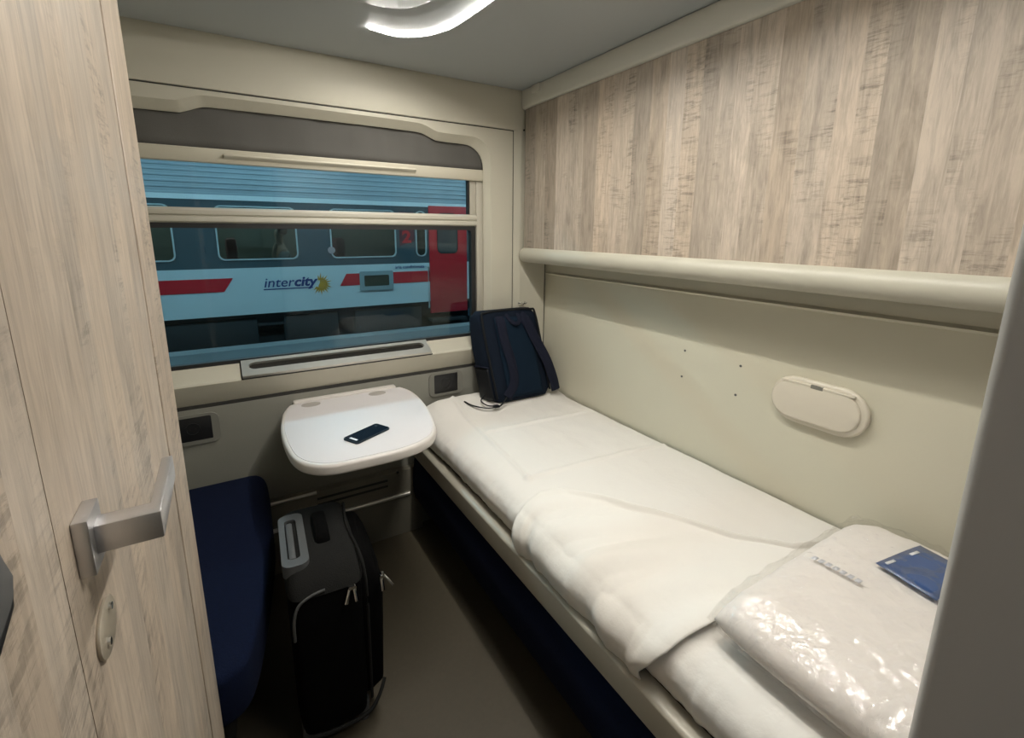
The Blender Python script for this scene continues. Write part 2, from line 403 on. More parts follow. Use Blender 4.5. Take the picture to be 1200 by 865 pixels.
# window_1 : blind, sashes, glass
k2 = 1.03
win = thing('window_1', (.38, 2.06, -.5), 'train window with an openable upper pane and a half lowered blind', 'window', kind='structure')
xl, xr = -.315, 1.082
def wbox(nm, x0, x1, y0, y1, z0, z1, m, p, bev=.002): return box(nm, x0, x1, y0, y1, z0, z1, m, p, bev)
# side guides
wbox('side_guide', 1.052, 1.094, 2.052, 2.10, -.51, .30, M['sash'], win); wbox('side_guide', -.334, -.292, 2.052, 2.10, -.51, .30, M['sash'], win)
# upper sash
us = wbox('upper_sash', -.292, 1.052, 2.058, 2.085, .062, .076, M['sash'], win, .003)
wbox('stile', 1.020, 1.051, 2.058, 2.085, .076, .30, M['sash'], win); wbox('stile', -.291, -.262, 2.058, 2.085, .076, .30, M['sash'], win)
wbox('gasket', 1.010, 1.021, 2.062, 2.08, .072, .30, M['gasket'], win, 0); wbox('gasket', -.263, -.252, 2.062, 2.08, .072, .30, M['gasket'], win, 0)
box('upper_pane', -.258, 1.015, 2.070, 2.074, .070, .32, M['glass'], win)
# meeting rail with two grooves
prism('meeting_rail', [(2.085, .074), (2.058, .074), (2.050, .066), (2.050, .052), (2.057, .050), (2.057, .046), (2.048, .044), (2.048, .028), (2.056, .022), (2.085, .022)], 'x', -.292, 1.052, mat('beige_meeting_rail', (.56, .53, .45), .4, .1), win, .001)
# lower sash with black gasket
ring('gasket', rrect(-.292, 1.046, -.512, .024, .008), rrect(-.274, 1.024, -.494, .004, .014), 'y', 2.056, 2.085, M['gasket'], win)
box('lower_pane', -.275, 1.026, 2.068, 2.073, -.492, .006, M['glass'], win)
# blind
bl = thing('roller_blind', (.38, 2.05, .23), 'dark taupe roller blind pulled down to a beige bar', 'blind')
rows = []
for i in range(7):
    z = .275 + (.44-.275)*i/6
    rows.append([(-.335 + 1.43*j/40, 2.050 + .002*math.sin(j*.9+i*.4) + .0015*math.sin(j*2.3), z) for j in range(41)])
gridmesh('fabric', rows, M['blind'], bl, .002)
prism('bottom_bar', [(2.064, .278), (2.042, .278), (2.038, .274), (2.038, .234), (2.042, .229), (2.064, .229)], 'x', -.315, 1.084, M['blindbar'], bl, .0015)
prism('grip', [(2.038, .262), (2.024, .260), (2.021, .255), (2.026, .250), (2.034, .246), (2.038, .244)], 'x', .040, .750, M['blindbar'], bl, .001)

# sill vent
sv = thing('air_vent', (.4, 1.985, -.56), 'long brushed aluminium air vent set into the window sill', 'vent')
# lies on the sloping sill: local frame
def slope(x, s, h):   # s from 0 (front crease) to 1 (glass), h above the surface
    a = Vector((1.980, -.549)); b = Vector((2.055, -.5093)); d = (b-a); nrm = Vector((-d.y, d.x)).normalized()
    p = a + d*s + nrm*h; return (x, p.x, p.y)
def ssolid(nm, x0, x1, s0, s1, h0, h1, m, p):
    bm = bmesh.new(); V = [bm.verts.new(slope(x, s, h)) for x in (x0, x1) for s in (s0, s1) for h in (h0, h1)]
    for f in ((0, 1, 3, 2), (4, 5, 7, 6), (0, 1, 5, 4), (2, 3, 7, 6), (0, 2, 6, 4), (1, 3, 7, 5)): bm.faces.new([V[i] for i in f])
    bmesh.ops.recalc_face_normals(bm, faces=bm.faces[:]); bmesh.ops.bevel(bm, geom=bm.edges[:], offset=.001, segments=2, affect='EDGES')
    return bmo(nm, bm, m, p)
bm = bmesh.new()
oo = rrect(.020, .777, 0, 1, .03); ii = rrect(.045, .755, .30, .82, .028)
def sring(bm, o1, i1, h0, h1):
    nn = len(o1)
    Ls = [[bm.verts.new(slope(p[0], p[1], h)) for p in q] for q, h in ((o1, h0), (o1, h1), (i1, h1), (i1, h0))]
    for k in range(4):
        a, b = Ls[k], Ls[(k+1) % 4]
        for i in range(nn): bm.faces.new((a[i], a[(i+1) % nn], b[(i+1) % nn], b[i]))
# rectangles in (x,s): make proper stadium slot
def stad(x0, x1, s0, s1, n=8):
    o = []; sc = (s0+s1)/2; rs = (s1-s0)/2; rx = .022
    for i in range(n+1): t = math.radians(90 - 180*i/n); o.append((x1-rx+rx*math.cos(t), sc+rs*math.sin(t)))
    for i in range(n+1): t = math.radians(270 - 180*i/n); o.append((x0+rx+rx*math.cos(t), sc+rs*math.sin(t)))
    return o
ins = stad(.045, .755, .34, .80)
cxx, css = .4, .57
ous = []
for i_, p in enumerate(ins):
    k_ = i_ % 9; left = i_ > 8; t_ = 0 if k_ == 0 else 1 if k_ == 8 else min(1, max(0, (k_-1)/6))
    x_ = (.042 if left else .755) if k_ in (0, 8) else (.020 if left else .777)
    ous.append((x_, t_ if left else 1-t_))
sring(bm, ous, ins, -.004, .013)
bmo('vent_frame', bm, M['alu'], sv, ang=30)
ssolid('grille', .044, .756, .33, .81, -.006, .003, mat('perforated_grille', (.05, .047, .042), .45, .8, bump=(900, .6)), sv)
ssolid('front_lip', .020, .777, -.06, .05, -.020, .0128, M['alu'], sv)
ssolid('painted_shadow', .016, .781, -.08, 1.03, -.008, .0012, M['dark'], sv)  # dark plate paints the shade outlining the vent frame

# sockets
def socket(xc, zc, lab):
    s = thing('power_socket', (xc, 1.99, zc-.05), lab, 'socket', 'black power sockets under the sill')
    ring('surround', rrect(xc-.085, xc+.085, zc-.060, zc+.056, .028), rrect(xc-.060, xc+.060, zc-.046, zc+.046, .006), 'y', 1.9895, 1.998, M['socket'], s)
    box('insert', xc-.060, xc+.060, 1.9915, 1.998, zc-.046, zc+.046, M['black'], s, .002)
    ring('socket_ring', [(xc+.024*math.cos(t*.2618), zc+.024*math.sin(t*.2618)) for t in range(24)], [(xc+.019*math.cos(t*.2618), zc+.019*math.sin(t*.2618)) for t in range(24)], 'y', 1.9890, 1.992, M['black'], s)
    for d in (-.009, .009): cyl('pin_hole', (xc+d, zc), 'y', .0025, 1.9905, 1.992, M['dark'], s, 10)
socket(.851, -.708, 'black power socket on the lower wall between the white table and the bed')
socket(-.156, -.722, 'black power socket on the lower wall above the navy seat')

# little hook and bolt on the corner post
hk = thing('coat_hook', (1.262, 1.99, -.37), 'tiny chrome coat hook on the corner post above the backpack', 'hook')
cyl('hook_plate', (1.262, -.354), 'y', .012, 1.991, 1.996, M['chrome'], hk)
tube('hook_arm', spline([(1.262, 1.992, -.354), (1.264, 1.970, -.356), (1.268, 1.958, -.350), (1.270, 1.958, -.340)], 5), .0035, M['chrome'], hk)
tube('hook_arm', spline([(1.272, 1.992, -.354), (1.285, 1.975, -.356), (1.290, 1.972, -.348)], 5), .003, M['chrome'], hk)

# ------------------------------------------------------------------ closet / door with wood planks at the left
CXF = -.100
ct = thing('closet', (-.36, .5, ZF), 'tall closet clad in pale wood planks filling the left edge', 'closet')
box('carcass', XL+.002, CXF-.012, -.02, 1.010, ZF+.001, ZC-.001, mat('closet_carcass', (.30, .26, .20), .6), ct)
LIGHT = (.515, .430, .345)
def plank(name, y0, y1, z0, z1, x0, x1, tone, par, bev=0):
    o = box(name, x0, x1, y0, y1, z0, z1, M['wood'], par, bev, 1)
    o.color = (LIGHT[0]*tone[0], LIGHT[1]*tone[1], LIGHT[2]*tone[2], 1); return o
def tn(k, w=0): return (k*(1+.05*w), k, k*(1-.06*w))
dr = box('door', CXF-.011, CXF-.006, .14, .838, ZF+.01, ZC-.01, mat('door_core', (.30, .26, .20), .6), ct)
seams = [(.140, .9), (.205, .95), (.262, .86), (.300, .98), (.345, .88), (.400, 1.0), (.470, .90), (.515, 1.02), (.593, .94), (.690, 1.0), (.760, .93), (.838, 0)]
for (a, t), (b, _) in zip(seams, seams[1:]): plank('plank', a + (.0012 if a == .345 else 0), b, ZF+.01, ZC-.01, CXF-.006, CXF, tn(t, random.uniform(-.3, .8)), dr)
plank('frame_plank', .846, 1.012, ZF+.002, ZC-.002, CXF-.011, CXF+.001, tn(.96, .3), ct, .001)
plank('frame_plank', -.02, .132, ZF+.002, ZC-.002, CXF-.011, CXF+.001, tn(.92, .3), ct, .001)
# lever handle
hd = box('handle_rose', CXF, CXF+.009, .371, .404, -.2235, -.1835, M['steel'], dr, .0012)
bm = bmesh.new()
aprism(bm, [(CXF+.007, .380), (CXF+.0455, .380), (CXF+.0455, .478), (CXF+.0375, .478), (CXF+.0375, .397), (CXF+.007, .397)], 'z', -.2135, -.193, .0012)
bmo('lever', bm, M['steel'], dr)
esc = prism('escutcheon', [(.400+.026*math.cos(t*.2618)*1.0, -.283+.019*math.sin(t*.2618)) for t in range(24)], 'x', CXF, CXF+.0025, mat('beige_escutcheon', (.47, .41, .32), .3, .3), dr, .0008)
cyl('screw', (.408, -.2725), 'x', .0028, CXF+.002, CXF+.0045, M['chrome'], dr, 12); cyl('screw', (.391, -.289), 'x', .0028, CXF+.002, CXF+.0045, M['chrome'], dr, 12)
lk = thing('latch_housing', (CXF, .26, -.19), 'black plastic latch housing fixed beside the door lever, cut by the left edge', 'latch')
oc = [(.225, -.118), (.250, -.118), (.262, -.125), (.272, -.152), (.267, -.165), (.247, -.173), (.225, -.173)]
prism('housing', oc, 'x', CXF+.0005, CXF+.006, M['black'], lk, .002)
prism('face_plate', [(.235+(y-.235)*.88, -.143+(z+.143)*.70) for y, z in oc], 'x', CXF+.0055, CXF+.0075, M['greyplastic'], lk, .001)

# ------------------------------------------------------------------ upper berth, folded against the right wall
ub = thing('upper_berth', (1.34, 1.0, -.15), 'folded upper berth faced with pale wood planks above the bed', 'berth')
box('berth_shell', 1.276, 1.400, .095, 1.962, -.090, .552, mat('berth_shell_beige', (.45, .42, .34), .5), ub, .003)
pk = [(1.965, .66), (1.880, .80), (1.799, .68), (1.720, 1.02), (1.640, .93), (1.542, .76), (1.462, 1.02), (1.378, .97), (1.274, .80), (1.200, .86), (1.129, 1.05), (1.065, .98), (1.001, .80), (.945, .88), (.891, 1.06), (.838, 1.0), (.770, .88), (.703, .96), (.624, 1.04), (.580, .98), (.534, .76), (.492, .84), (.452, 1.04), (.398, .97), (.350, .90), (.284, .96), (.19, .85), (.096, 0)]
for (a, t), (b, _) in zip(pk, pk[1:]): plank('plank', b, a, -.082, .550, 1.265, 1.277, tn(t, random.uniform(-.5, .4)), ub)
# rolled lower edge with rounded far end
bm = bmesh.new()
prof = []
for i in range(15):
    a = math.radians(100 + 200*i/14); prof.append((1.277 + .037*math.cos(a), -.112 + .036*math.sin(a)))
prof += [(1.330, -.140), (1.330, -.08)]
ys = [.093, .3, .8, 1.3, 1.8, 1.955, 1.975, 1.987, 1.993]
sc_ = [1, 1, 1, 1, 1, 1, .96, .84, .55]
rws = [[bm.verts.new((1.30 + (p[0]-1.30)*s, y, -.112 + (p[1]+.112)*s)) for p in prof] for y, s in zip(ys, sc_)]
m_ = len(prof)
for a, b in zip(rws, rws[1:]):
    for j in range(m_): bm.faces.new((a[j], a[(j+1) % m_], b[(j+1) % m_], b[j]))
bm.faces.new(rws[0]); bm.faces.new(rws[-1][::-1])
bmo('edge_roll', bm, M['roll'], ub)
box('under_lip', 1.330, 1.412, .095, 1.985, -.152, -.128, M['dark'], ub)
# cornice above the berth
tr = thing('trim_1', (1.3, 1.0, .55), 'pale cornice strip between ceiling and wood-faced berth', 'trim', kind='structure')
prism('cornice', [(1.258, .556), (1.256, .566), (1.256, .628), (1.258, .634), (1.42, .634), (1.42, .552), (1.266, .552)], 'y', .09, 1.985, M['cornice'], tr, .002)
box('painted_shadow', 1.268, 1.41, .09, 1.99, .6338, .6358, M['dark'], tr)  # thin dark strip, paints the shadow line along the ceiling edge
box('cornice_clip', 1.250, 1.270, 1.84, 1.90, .600, .634, M['cornice'], tr, .004)
cyl('bolt', (1.275, .466), 'y', .004, 1.990, 1.996, M['dark'], wf, 10)

# oval holder on the right wall
hv = thing('wall_holder', (XR, .64, -.54), 'oval cream fold-out holder cover on the wall above the bed', 'holder')
def stadium(y0, y1, z0, z1, n=12):
    r = (z1-z0)/2; zc = (z0+z1)/2; o = []
    for i in range(n+1): t = math.radians(-90+180*i/n); o.append((y1-r+r*math.cos(t), zc+r*math.sin(t)))
    for i in range(n+1): t = math.radians(90+180*i/n); o.append((y0+r+r*math.cos(t), zc+r*math.sin(t)))
    return o
prism('base_ring', stadium(.505, .765, -.548, -.410), 'x', XR-.020, XR, M['cover'], hv, .008, 3)
prism('cover', stadium(.522, .760, -.535, -.421), 'x', XR-.027, XR-.014, M['cover'], hv, .005, 3)
box('slot', .545+.0, .0, 0, 0, 0, 0, M['dark']) if False else None
bm = bmesh.new(); abox(bm, XR-.0285, XR-.020, .540, .620, -.4275, -.4215, .0015); bmo('finger_lip', bm, M['cover'], hv)
bm = bmesh.new(); abox(bm, XR-.0285, XR-.020, .652, .735, -.4275, -.4215, .0015); bmo('finger_lip', bm, M['cover'], hv)
box('finger_notch', XR-.0278, XR-.020, .620, .652, -.430, -.4205, M['socket'], hv)

# ------------------------------------------------------------------ ceiling light
lt = thing('ceiling_light', (.45, 1.0, ZC-.02), 'ceiling lamp with a glowing curved strip and pale centre panel', 'lamp')
half = [(.474, 1.668), (.482, 1.668), (.530, 1.677), (.580, 1.674), (.640, 1.631), (.675, 1.570), (.694, 1.512), (.706, 1.400), (.713, 1.300), (.716, 1.15), (.717, .960)]
full = half + [(x, 1.92-y) for x, y in half[-2::-1]]
path = [Vector((x, y, ZC-.0010)) for x, y in [(p.x, p.y) for p in spline([(x, y, 0) for x, y in full], 5)]]
tube('light_strip', path, .0058, emitter('led_glow', LED_COL, LED), lt, rb=.0018, seg=12)
rim = []
for i_, p in enumerate(path):
    d_ = (path[min(i_+1, len(path)-1)] - path[max(i_-1, 0)]).normalized()
    rim.append(p + Vector((-d_.y, d_.x, 0))*.0078 + Vector((0, 0, -.0016)))
tube('shade_rim', rim, .0013, M['greyplastic'], lt, rb=.0027, seg=8)
bm = bmesh.new()
ctr = [(p.x, p.y) for p in spline([(.14, 1.40, 0), (.20, 1.50, 0), (.36, 1.540, 0), (.47, 1.553, 0), (.56, 1.520, 0), (.615, 1.42, 0), (.635, 1.25, 0), (.64, .96, 0), (.635, .67, 0), (.60, .50, 0), (.50, .42, 0), (.36, .40, 0), (.20, .43, 0), (.14, .53, 0), (.125, .96, 0)], 5, True)]
aprism(bm, ctr, 'z', ZC-.0016, ZC-.0002)
bmo('tray', bm, M['ceiling'], lt)
bm = bmesh.new(); aprism(bm, [(.38+(x-.38)*.82, .97+(y-.97)*.90) for x, y in ctr], 'z', ZC-.008, ZC-.0012, .004, 4)
bmo('centre_panel', bm, mat('pale_gloss_panel', (.22, .23, .225), .3), lt)

# ------------------------------------------------------------------ navy bench under the bed and navy seat at the left
bn = thing('bench_seat', (1.0, 1.0, ZF), 'navy fabric bench underneath the made-up bed', 'seat')
pr = [(.676, -1.009), (.664, -1.03), (.655, -1.10), (.653, -1.16), (.662, -1.22), (.690, -1.262), (.76, -1.275), (1.405, -1.275), (1.405, -1.009)]
prism('cushion', pr, 'y', .095, 1.945, M['navy'], bn, .004)
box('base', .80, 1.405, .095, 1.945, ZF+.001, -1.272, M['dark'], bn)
se = thing('corner_seat', (-.3, 1.5, ZF), 'navy fabric corner seat between closet and window wall', 'seat')
ed = [(.010, 1.985), (.040, 1.970), (.058, 1.911), (.060, 1.80), (.058, 1.72), (.050, 1.556), (.021, 1.347), (-.003, 1.217), (-.024, 1.120), (-.050, 1.055), (-.095, 1.030), (-.16, 1.025)]
seat_o = [(p.x, p.y) for p in spline([(x, y, 0) for x, y in ed], 4)] + [(-.63, 1.025), (-.63, 1.985)]
prism('cushion', seat_o, 'z', -1.075, -.945, M['navy'], se, .018, 4)
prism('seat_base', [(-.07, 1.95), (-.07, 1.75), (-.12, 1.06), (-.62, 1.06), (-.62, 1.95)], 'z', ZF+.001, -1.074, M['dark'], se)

# ------------------------------------------------------------------ lower berth: frame, mattress, sheets
lb = thing('lower_berth', (1.03, 1.0, -1.0), 'made-up lower berth with a grey-beige edge rail along the right wall', 'bed')
prism('edge_rail', [(.654, -.934), (.664, -.928), (.700, -.930), (.700, -1.006), (.660, -1.006), (.652, -.998)], 'y', .095, 1.955, M['rail'], lb, .003)
box('bed_board', .700, 1.405, .095, 1.955, -1.003, -.965, M['dark'], lb)
def bump(d, w): return math.exp(-(d/w)**2)
PROF = [(0, (.698, -.928)), (.05, (.684, -.906)), (.12, (.678, -.872)), (.20, (.688, -.842)), (.30, (.718, -.818)), (.40, (.775, -.804)), (.48, (.835, -.800)), (.60, (.97, -.800)), (.75, (1.14, -.801)), (.92, (1.34, -.803)), (1.0, (1.408, -.812))]
def prof_at(u):
    for (a, p), (b, q) in zip(PROF, PROF[1:]):
        if u <= b:
            t = (u-a)/(b-a); return (p[0]+(q[0]-p[0])*t, p[1]+(q[1]-p[1])*t)
    return PROF[-1][1]
US = [prof_at(i/64) for i in range(65)]
# smooth the profile
for _ in range(4):
    US = [US[0]] + [tuple((US[i-1][k]+2*US[i][k]+US[i+1][k])/4 for k in (0, 1)) for i in range(1, 64)] + [US[64]]
def segd(p, a, b):
    ax, ay = a; bx, by = b; dx, dy = bx-ax, by-ay
    t = max(0, min(1, ((p[0]-ax)*dx+(p[1]-ay)*dy)/(dx*dx+dy*dy))); return math.hypot(p[0]-ax-dx*t, p[1]-ay-dy*t)
def bedpt(u, y, top=0.0, wr=1.0):
    i = max(0, min(63, int(u*64))); t = u*64-i; x = US[i][0]+(US[i+1][0]-US[i][0])*t; z = US[i][1]+(US[i+1][1]-US[i][1])*t
    up = sstep(.12, .45, u)
    z += up*.034*sstep(1.74, 1.98, y)
    h = 0
    # ironed-in fold ridges of the sheet
    h += .0075*bump(segd((x, y), (.868, 1.98), (.795, 1.18)), .0085)
    h += .0060*bump(segd((x, y), (.85, 1.585), (1.39, 1.56)), .0085)
    h += .0075*bump(segd((x, y), (.79, 1.195), (1.40, 1.15)), .0085)
    nz = noise.noise(Vector((x*9, y*5, 1.3)))*.0030 + noise.noise(Vector((x*22, y*14, 4.1)))*.0012
    side = 1 - up
    nz += side*(.004*noise.noise(Vector((u*5, y*26, 2.2))) + .003*noise.noise(Vector((u*3, y*60, 9.2))))
    d = (h + nz*wr + top)
    # approximate normal
    i0, i1 = max(0, i-1), min(64, i+2); tx, tz = US[i1][0]-US[i0][0], US[i1][1]-US[i0][1]; L_ = math.hypot(tx, tz)
    return (x - tz/L_*d, y, z + tx/L_*d)
box('mattress', .715, 1.40, .11, 1.94, -.962, -.822, M['mattress'], lb, .02, 3)
rows = []
NY = 260
for j in range(NY+1):
    y = .10 + (1.972-.10)*j/NY; row = []
    for i in range(141):
        p = bedpt(i/140, y)
        # round the far end down
        e = sstep(1.945, 1.972, y); row.append((p[0], p[1], p[2] - .05*e*e))
    rows.append(row)
sh = gridmesh('fitted_sheet', rows, M['sheet'], None, .002)
tag(sh, 'white cotton sheet stretched over the berth with ironed fold lines', 'sheet')
# top sheet folded over the middle of the bed
FAR = [(.0, 1.03), (.1, 1.045), (.25, 1.075), (.40, 1.09), (.48, 1.06), (.545, .965), (.60, .86), (.66, .745), (.70, .65), (.78, .54), (.9, .48), (1, .455)]
NEAR = [(.0, .565), (.08, .560), (.14, .535), (.22, .515), (.35, .500), (.44, .490), (.55, .470), (.75, .44), (1, .42)]
rows = []
NV, NU = 130, 130
for jj in range(NV+1):
    v = jj/NV; row = []
    for i in range(NU+1):
        u = i/NU*.985
        y0, y1 = lerp(NEAR, u), lerp(FAR, u); y = y0 + (y1-y0)*v
        lift = .007
        # puffed near hem and far fold
        lift += .012*bump(v-.03, .05) + .006*bump(v-1, .06) + .010*bump(v-.985, .025)*sstep(.42, .56, u)
        # long diagonal drapes
        x = prof_at(u)[0]
        dx, dy = x, y
        q = dx*.55 + dy*1.25
        lift += (.0055*math.sin(q*38+1.5*noise.noise(Vector((x*4, y*4, .4)))) + .014*noise.noise(Vector((q*9, (dx-dy)*2.2, 3.3))))*sstep(.03, .3, v)*sstep(0, .1, 1-v)*(.55+.45*sstep(.2, .5, u))*.9
        lift += .006*bump(v-.82-.08*u, .03)*sstep(.35, .1, u) + .005*bump(v-.93, .02)*sstep(.4, .12, u)
        # hang proud of the mattress edge at the left
        lift += .014*sstep(.26, .10, u)*(1+.5*math.sin(y*31))
        row.append(bedpt(u, y, max(lift, .004), .6))
    rows.append(row)
ts = gridmesh('top_sheet', rows, M['sheet2'], None, .003)
tag(ts, 'loosely folded white top sheet lying across the middle of the bed', 'sheet')

# ------------------------------------------------------------------ folding table, phone
tb = thing('folding_table', (.38, 1.7, -.72), 'white folding wall table with rounded corners under the window', 'table')
tp = [(.170, 1.972), (.140, 1.90), (.122, 1.80), (.112, 1.70), (.113, 1.57), (.125, 1.47), (.158, 1.405), (.215, 1.368), (.32, 1.360), (.44, 1.362), (.525, 1.392), (.580, 1.455), (.612, 1.55), (.636, 1.68), (.648, 1.80), (.645, 1.90), (.622, 1.972)]
tpo = [(p.x, p.y) for p in spline([(x, y, 0) for x, y in tp], 5)]
prism('table_top', tpo, 'z', -.716, -.680, M['tablerim'], tb, .012, 4)
cxm, cym = .38, 1.69
prism('top_surface', [(cxm+(x-cxm)*.955, cym+(y-cym)*.957) for x, y in tpo], 'z', -.684, -.6785, M['table'], tb, .0018, 2)
for x in (.243, .506):
    prism('cup_inlay', [(x+.036*math.cos(t*.2618), 1.925+.026*math.sin(t*.2618)) for t in range(24)], 'z', -.680, -.6775, M['tablegrey'], tb, .0006)
box('wall_hinge', .185, .600, 1.965, 1.995, -.705, -.672, M['tablerim'], tb, .004)
prism('support_bracket', [(1.99, -.716), (1.55, -.716), (1.55, -.728), (1.955, -.90), (1.99, -.90)], 'x', .355, .405, M['greyplastic'], tb, .003)
ph = thing('smartphone', (.36, 1.53, -.678), 'dark smartphone lying screen up on the white table', 'phone')
pc = Vector((.361, 1.530, 0)); pd = Vector((.138, .073, 0)).normalized(); pn = Vector((-pd.y, pd.x, 0))
def phq(l, ww, r): return [((pc+pd*a+pn*b).x, (pc+pd*a+pn*b).y) for a, b in rrect(-l/2, l/2, -ww/2, ww/2, r)]
prism('phone_body', phq(.148, .072, .011), 'z', -.6785, -.6715, M['phone'], ph, .002)
prism('screen', phq(.143, .067, .009), 'z', -.672, -.671, M['screen'], ph)
bm = bmesh.new(); q = pc+pd*.055+pn*.016; acyl(bm, (q.x, q.y), 'z', .0055, -.672, -.6702, 14); bmo('camera_lens', bm, M['chrome'], ph)
bm = bmesh.new(); q = pc-pd*.060; 
aprism(bm, [((q+pd*a+pn*b).x, (q+pd*a+pn*b).y) for a, b in ((-.004, -.02), (.004, -.02), (.004, .014), (-.004, .014))], 'z', -.6712, -.6705); bmo('home_bar', bm, M['white'], ph)

# ------------------------------------------------------------------ suitcase
sk = thing('suitcase', (.17, 1.30, ZF), 'black soft cabin suitcase standing on the floor below the table', 'suitcase')
SA = math.radians(-3); SO = Vector((.170, 1.315, 0))
def rot(me_o):
    return me_o
def sk_v(bm):
    for v in bm.verts:
        p = v.co - Vector((SO.x, SO.y, 0)); p.x *= 1.09; p.y *= 1.05; v.co.z = ZF + (v.co.z-ZF)*1.035; v.co = Vector((SO.x + p.x*math.cos(SA) - p.y*math.sin(SA), SO.y + p.x*math.sin(SA) + p.y*math.cos(SA), v.co.z))
def skb(name, bm, m, par=sk): sk_v(bm); return bmo(name, bm, m, par)
def loft_box(bm, secs, seg=28, pw=5.0):
    """secs: (z, x0,x1,y0,y1) superellipse sections"""
    R = []
    for z, x0, x1, y0, y1 in secs:
        row = []
        for j in range(seg):
            t = 2*math.pi*(j+.5)/seg; c, s = math.cos(t), math.sin(t)
            row.append(bm.verts.new(((x0+x1)/2 + (x1-x0)/2*math.copysign(abs(c)**(2/pw), c), (y0+y1)/2 + (y1-y0)/2*math.copysign(abs(s)**(2/pw), s), z)))
        R.append(row)
    for a, b in zip(R, R[1:]):
        for j in range(seg): bm.faces.new((a[j], a[(j+1) % seg], b[(j+1) % seg], b[j]))
    bm.faces.new(R[0][::-1]); bm.faces.new(R[-1])
zt = -.868
bm = bmesh.new()
loft_box(bm, [(-1.345, .085, .225, 1.160, 1.475), (-1.335, .074, .236, 1.146, 1.489), (-1.27, .070, .240, 1.140, 1.495), (-1.0, .070, .240, 1.136, 1.497), (-.93, .070, .240, 1.140, 1.495), (-.895, .072, .238, 1.158, 1.485), (-.875, .078, .232, 1.190, 1.462), (zt, .088, .222, 1.225, 1.435)], 44, 7)
skb('shell', bm, M['case'])
bm = bmesh.new()       # front pocket, bulging to the right
loft_box(bm, [(-1.32, .205, .262, 1.190, 1.450), (-1.28, .205, .286, 1.168, 1.470), (-1.0, .205, .296, 1.160, 1.476), (-.95, .205, .290, 1.168, 1.470), (-.915, .205, .276, 1.190, 1.455), (-.897, .205, .255, 1.225, 1.430)], 36, 5)
skb('front_pocket', bm, M['case'])
bm = bmesh.new()       # charcoal top yoke
loft_box(bm, [(-.925, .068, .2435, 1.137, 1.4975), (-.894, .070, .2405, 1.154, 1.487), (-.873, .076, .2345, 1.188, 1.464), (zt+.003, .090, .222, 1.228, 1.434)], 44, 7)
skb('top_yoke', bm, M['case2'])
bm = bmesh.new()       # grey handle housing at the left of the top
aring(bm, [(p[0], p[1]) for p in rrect(.066, .126, 1.185, 1.425, .022)], [(p[0], p[1]) for p in rrect(.080, .108, 1.215, 1.395, .010)], 'z', -.893, -.859)
skb('handle_housing', bm, M['casegrey'])
bm = bmesh.new(); abox(bm, .082, .099, 1.222, 1.388, -.885, -.862, .005); skb('telescopic_grip', bm, M['casegrey'])
bm = bmesh.new(); atube(bm, spline([(.165, 1.40, -.868), (.165, 1.385, -.852), (.165, 1.33, -.846), (.165, 1.275, -.852), (.165, 1.26, -.868)], 5), .016, .005); skb('carry_handle', bm, M['case'])
# zips and piping
bm = bmesh.new(); atube(bm, spline([(.2425, 1.150, -1.30), (.2445, 1.141, -1.0), (.2430, 1.152, -.905), (.238, 1.20, -.872), (.228, 1.31, -.864), (.238, 1.42, -.872), (.243, 1.482, -.905), (.2445, 1.493, -1.0)], 6), .0035); skb('zip', bm, M['case2'])
bm = bmesh.new(); atube(bm, spline([(.078, 1.139, -1.03), (.080, 1.134, -.97), (.092, 1.137, -.935), (.120, 1.138, -.918), (.150, 1.137, -.912)], 6), .0035); skb('piping', bm, M['piping'])
for x0, y0, z0, dx in ((.205, 1.134, -.925, -.012), (.214, 1.134, -.925, .003), (.285, 1.152, -.93, .022), (.282, 1.150, -.935, .001)):
    bm = bmesh.new(); atube(bm, [(x0, y0-.004, z0), (x0+dx*.5, y0-.010, z0-.016), (x0+dx, y0-.012, z0-.036)], .0040, .0018, up=(0, 1, 0), seg=8)
    acyl(bm, (x0, z0), 'y', .0048, y0-.007, y0+.002, 12); skb('zip_pull', bm, M['chrome'])
for y in (1.19, 1.44):
    bm = bmesh.new(); acyl(bm, (y, -1.372), 'x', .0275, .083, .107, 20); skb('wheel', bm, M['black'])
    bm = bmesh.new(); abox(bm, .074, .116, y-.028, y+.028, -1.372, -1.325, .008); skb('wheel_housing', bm, M['casegrey'])
    bm = bmesh.new(); acyl(bm, (.225, y), 'z', .012, -1.3995, -1.338, 14, .016); skb('foot', bm, M['casegrey'])
bm = bmesh.new(); atube(bm, spline([(.080, 1.142, -1.335), (.15, 1.136, -1.338), (.225, 1.140, -1.335), (.262, 1.166, -1.325), (.285, 1.20, -1.31)], 5), .005); skb('base_trim', bm, M['case2'])

# ------------------------------------------------------------------ backpack leaning in the corner
bp_ = thing('backpack', (1.18, 1.89, -.79), 'dark navy backpack with its straps facing the bed, leaning under the window', 'backpack')
BZ = -.784
